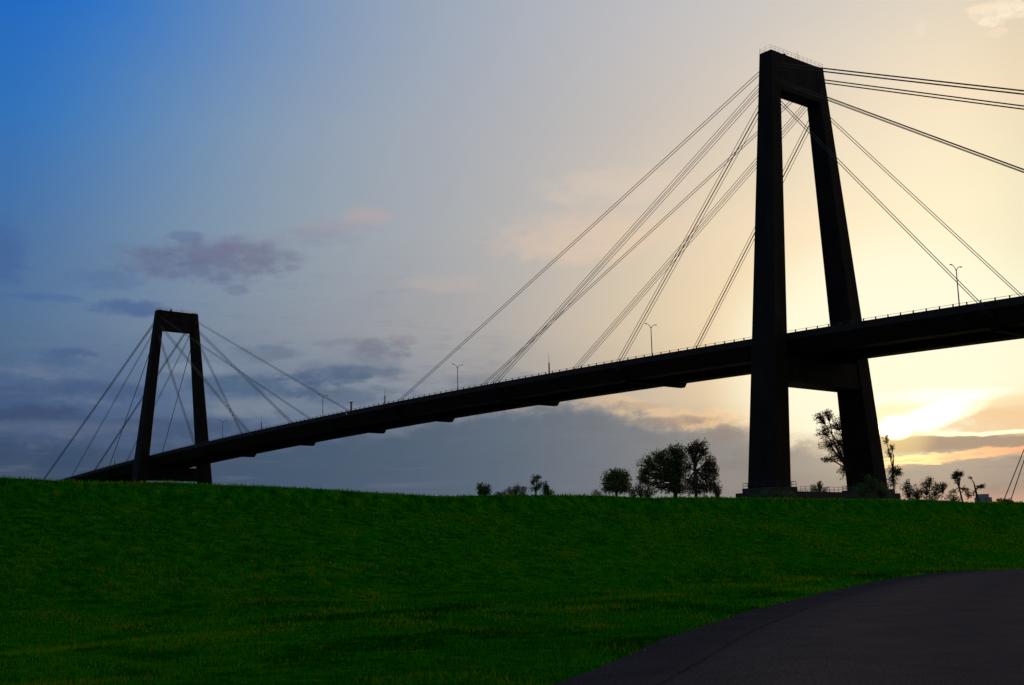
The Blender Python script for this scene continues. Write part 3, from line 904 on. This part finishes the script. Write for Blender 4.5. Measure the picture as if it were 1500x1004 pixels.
# thin bands low on the left
low = smooth(EL, 11.5, 5.5) * smooth(AZ, 40, 60)
band = smooth(n_mid + n_big * .8, .0, .26)
col = mixc(band * low * .9, col, s2l((60, 82, 120)))
band2 = smooth(n_mid * -1.0 + n_fine * .3, .05, .3)
col = mixc(band2 * low * smooth(EL, 3.6, 5.2) * .6, col, s2l((134, 142, 156)))
col = mixc(smooth(n_wisp + n_cum * .35, .04, .22) * smooth(EL, 16.5, 9) * smooth(AZ, 46, 62) * .38, col, s2l((86, 104, 136)))
# single clouds
for px, py, rx, ry, c, op, sft in [
    (300, 383, 108, 27, (100, 108, 138), .8, 1.1), (250, 392, 60, 20, (92, 106, 140), .4, 1.0), (385, 376, 60, 26, (116, 116, 140), .55, 1.1), (330, 362, 70, 16, (112, 118, 144), .4, 1.1),
    (450, 348, 70, 13, (136, 138, 158), .5, 1.0), (500, 332, 55, 12, (158, 150, 162), .45, 1.0), (535, 317, 45, 13, (190, 166, 164), .42, 1.0),
    (275, 348, 28, 9, (98, 116, 152), .6, .5), (348, 426, 20, 8, (108, 120, 146), .6, .5),
    (2, 372, 34, 42, (64, 96, 150), .65, .9), (150, 412, 55, 20, (80, 108, 152), .5, .8), (190, 451, 55, 13, (70, 98, 144), .75, .7),
    (60, 436, 70, 7, (66, 100, 150), .5, .6), (100, 516, 45, 8, (70, 94, 134), .7, .5), (95, 528, 34, 8, (70, 96, 136), .5, .5),
    (556, 512, 50, 19, (116, 122, 138), .8, .5), (590, 500, 30, 9, (140, 136, 146), .6, .5), (385, 517, 60, 12, (96, 112, 136), .6, .5), (490, 503, 30, 7, (118, 126, 142), .5, .5), (540, 445, 40, 10, (146, 148, 160), .35, .6),
    (470, 552, 70, 13, (72, 96, 126), .75, .5), (370, 566, 110, 20, (66, 92, 124), .7, .6), (130, 572, 90, 14, (64, 86, 122), .7, .6), (40, 606, 90, 16, (54, 74, 108), .75, .6), (520, 580, 90, 16, (74, 96, 122), .6, .6), (240, 628, 160, 18, (56, 76, 108), .6, .6),
    (655, 415, 60, 14, (202, 182, 172), .25, .8), (850, 350, 130, 34, (250, 208, 172), .3, 1.0), (900, 272, 110, 26, (238, 212, 188), .25, .9),
    (90, 628, 110, 12, (104, 118, 140), .4, .8), (365, 597, 80, 14, (134, 142, 154), .5, .8), (300, 540, 60, 10, (134, 146, 162), .5, .6), (530, 545, 80, 10, (84, 104, 128), .6, .5),
    (1350, 42, 8, 14, (240, 222, 200), .6, .5), (1475, 16, 48, 15, (255, 236, 208), .95, .5), (1440, 12, 26, 7, (250, 228, 200), .8, .5), (1462, 48, 16, 6, (246, 222, 192), .7, .5),
]:
    col = add_cloud(col, blob(px, py, rx, ry, sft), c, op)

# lower cloud bank: its top edge wanders with azimuth
def az_level(stops):
    r = ramp(nt, T_AZ.o, [((azel(x, y)[0] + 180) / 360, (azel(x, y)[1] / 30,) * 3) for x, y in stops], 'LINEAR')
    n = nd.new('ShaderNodeSeparateColor'); lk.new(r, n.inputs[0]); return S(n.outputs[0]) * 30.0


top1 = az_level([(-600, 640), (0, 640), (200, 650), (420, 640), (600, 620), (700, 600), (800, 586), (880, 590), (930, 604), (990, 622), (1040, 622), (1085, 616), (1110, 630), (1165, 646), (1230, 646), (1300, 650), (1400, 648), (1500, 646), (1900, 640)])
edge = top1 - EL + n_puff * 1.0 + n_cum * 1.5 + n_fine * .5
bank = smooth(edge, -.5, .85)
bank_col = az_ramp(px_row(680, [(50, 72, 102), (56, 78, 106), (60, 84, 108), (68, 90, 114), (82, 102, 122), (112, 121, 130), (140, 138, 134), (152, 142, 130), (154, 142, 132)], BACKL))
bank_lo = az_ramp(px_row(730, [(60, 76, 104), (66, 84, 110), (78, 94, 116), (90, 102, 118), (108, 114, 124), (134, 132, 130), (156, 144, 134), (206, 164, 144), (210, 160, 140)], BACKL))
bank_col = mixc(smooth(EL + n_fine * .4, 2.6, 1.3), bank_col, bank_lo)
bank_col = mixc(smooth(n_mid, -.1, .25) * .35, bank_col, s2l((88, 96, 108)))
bank_col = mixc(smooth(n_wisp + n_big * .4, .06, .24) * smooth(AZ, 36, 44) * smooth(EL, 2.2, 3.6) * .22, bank_col, s2l((120, 126, 136)))
bank_col = mixc(smooth(n_wisp * -1.0 + n_cum * .3, .08, .25) * .35, bank_col, s2l((72, 88, 108)))
# warm lit rim of the bank towards the sun
rim = smooth(edge, -.9, -.1) * smooth(edge, .35, -.1) * smooth(AZ, 52, 42)
col = mixc(rim * .55, col, s2l((255, 206, 150)))
col = mixc(bank * .94, col, bank_col)
# grey tongues above the bank near the tower
for px, py, rx, ry, c, op, sft in [(985, 618, 60, 9, (150, 136, 128), .6, .5), (930, 596, 50, 7, (176, 158, 140), .5, .5), (1075, 632, 40, 12, (138, 128, 124), .6, .5), (1170, 640, 40, 8, (150, 134, 122), .5, .5)]:
    col = add_cloud(col, blob(px, py, rx, ry, sft), c, op)

# the sun behind cloud: wide glow, wedge of light, lit bands
sa, se = azel(1312, 630)
g1 = (AZ - sa) * (1 / 9.0); g2 = (EL - se - 3.0) * (1 / 7.0)
glow = smooth(1.0 - (g1 * g1 + g2 * g2), 0.0, .8)
col = mixc(glow * (1 - bank * .8) * .9, col, s2l((255, 251, 222)))
wedge_cloud = blob(1455, 598, 118, 30, .5, .5)
col = add_cloud(col, wedge_cloud, (248, 212, 160), .7)
col = add_cloud(col, blob(1470, 616, 110, 20, .5, .6), (234, 194, 148), .6)
a1, e1 = azel(1440, 584)
# bright streak from the sun up to the right
ux, uy = a1 - sa, e1 - se; ln = math.hypot(ux, uy); ux, uy = ux / ln, uy / ln
al = ((AZ - sa) * ux + (EL - se) * uy) * (1 / ln); ac = (AZ - sa) * (-uy) + (EL - se) * ux
width = al * -.15 + .56
across = (ac + n_mid * .5) / width
streak = smooth(1.0 - across * across, -.9, 1.1) * smooth(al, -.25, .1) * smooth(al, 1.25, .2)
streak2 = blob(1375, 581, 105, 11, .8, .3)
col = mixc(streak2 * .6, col, (1.5, 1.45, 1.15))
col = mixc((streak * 1.0).clamp(), col, (2.4, 2.2, 1.5))
# grey band under it, bright line, lower lit band
def line(stops, half, nz): 
    c = az_level(stops); d = (EL - c + n_mid * nz + n_fine * nz * .8) * (1 / half); return smooth(1.0 - d * d + n_str * (nz * 4.0), 0, .9)


n_str = wnoise(.8, 7.0, 6, 6, .65)
gb = line([(1100, 650), (1230, 648), (1320, 650), (1400, 650), (1500, 648), (1900, 640)], .52, .25) * smooth(AZ, 38, 34.5)
col = mixc(gb * .95, col, s2l((162, 144, 124)))
bl = line([(1200, 636), (1310, 634.5), (1370, 636), (1425, 637), (1500, 631), (1900, 615)], .12, .26) * smooth(AZ, 34.2, 33.3)
col = mixc((bl * 1.0).clamp(), col, (1.5, 1.15, .72))
b3 = line([(1100, 676), (1220, 676), (1300, 678), (1340, 673), (1400, 671), (1440, 664), (1500, 660), (1900, 640)], .26, .42) * smooth(AZ, 36.4, 34.6)
lit = ramp(nt, T_AZ.o, [((azel(x, 670)[0] + 180) / 360, c) for x, c in ((1100, (.8, .5, .3)), (1250, (1.0, .7, .4)), (1320, (1.7, 1.15, .48)), (1385, (1.25, .72, .33)), (1500, (1.0, .46, .25)), (1800, (.5, .3, .2)))], 'LINEAR')
col = mixc((b3 * (n_fine * 1.6 + n_str * 3.4 + .95)).clamp(), col, lit)
# sun core, just cut by the grey band
q1 = (AZ - sa) * (1 / .95); q2 = (EL - se - .1) * (1 / .62)
core = smooth(1.0 - (q1 * q1 + q2 * q2), 0, .75)
col = mixc(core, col, (5.0, 4.4, 2.6))
halo = smooth(1.0 - ((AZ - sa) * (AZ - sa) + (EL - se) * (EL - se)) * (1 / 4.2), 0, 1.2)
col = mixc(halo * .5, col, (1.25, .92, .36))

# physical twilight sky on top, faint
sky = nd.new('ShaderNodeTexSky'); sky.sky_type = 'NISHITA'; sky.sun_disc = False
sky.sun_elevation = R(se); sky.sun_rotation = -R(sa); sky.air_density = 1.2; sky.dust_density = 2.0
addn = mixc(.0012, col, sky.outputs[0], 'ADD')
# the ground half of the dome only ever shows as bounce
below = smooth(EL, -.5, -3.0)
final = mixc(below, addn, (.02, .025, .015))
lk.new(final, bg.inputs['Color']); bg.inputs['Strength'].default_value = 1.0
W.cycles.sampling_method = 'MANUAL'; W.cycles.sample_map_resolution = 1024

sd = bpy.data.lights.new('sun', 'SUN'); sd.energy = 1.3; sd.angle = R(1.5); sd.color = (1, .62, .30)
so = bpy.data.objects.new('sun', sd); COL.objects.link(so)
sv = Vector((-math.sin(R(sa)) * math.cos(R(se)), math.cos(R(sa)) * math.cos(R(se)), math.sin(R(se))))
so.rotation_euler = sv.to_track_quat('Z', 'Y').to_euler(); so.location = (0, 0, 200)

# ------------------------------------------------------------------ air
HAZE = 0.0
if HAZE:
    bm = bmesh.new(); box(bm, -1100, 420, -420, 1250, -14, 140)
    hz = obj('haze', bm, None); m = bpy.data.materials.new('evening_haze'); m.use_nodes = True
    n2 = m.node_tree; n2.nodes.clear()
    o_ = n2.nodes.new('ShaderNodeOutputMaterial'); pv = n2.nodes.new('ShaderNodeVolumePrincipled')
    pv.inputs['Color'].default_value = (.85, .88, .92, 1); pv.inputs['Density'].default_value = HAZE; pv.inputs['Anisotropy'].default_value = .35
    n2.links.new(pv.outputs[0], o_.inputs['Volume']); hz.data.materials.append(m)
    tag(hz, 'thin evening haze over the river', 'haze', kind='stuff')

# ------------------------------------------------------------------ camera and render
cd = bpy.data.cameras.new('camera'); cam = bpy.data.objects.new('camera', cd); COL.objects.link(cam)
cam.matrix_world = Matrix((( RT.x, UP.x, -FW.x, CAM.x), (RT.y, UP.y, -FW.y, CAM.y), (RT.z, UP.z, -FW.z, CAM.z), (0, 0, 0, 1)))
cd.sensor_width = 36; cd.lens = 36 * F_PX / 1500; cd.clip_end = 20000; cd.clip_start = .1
sc.camera = cam
sc.view_settings.view_transform = 'Standard'; sc.view_settings.look = 'None'; sc.view_settings.exposure = 0; sc.view_settings.gamma = 1
sc.cycles.max_bounces = 5; sc.cycles.volume_bounces = 0; sc.cycles.use_denoising = True
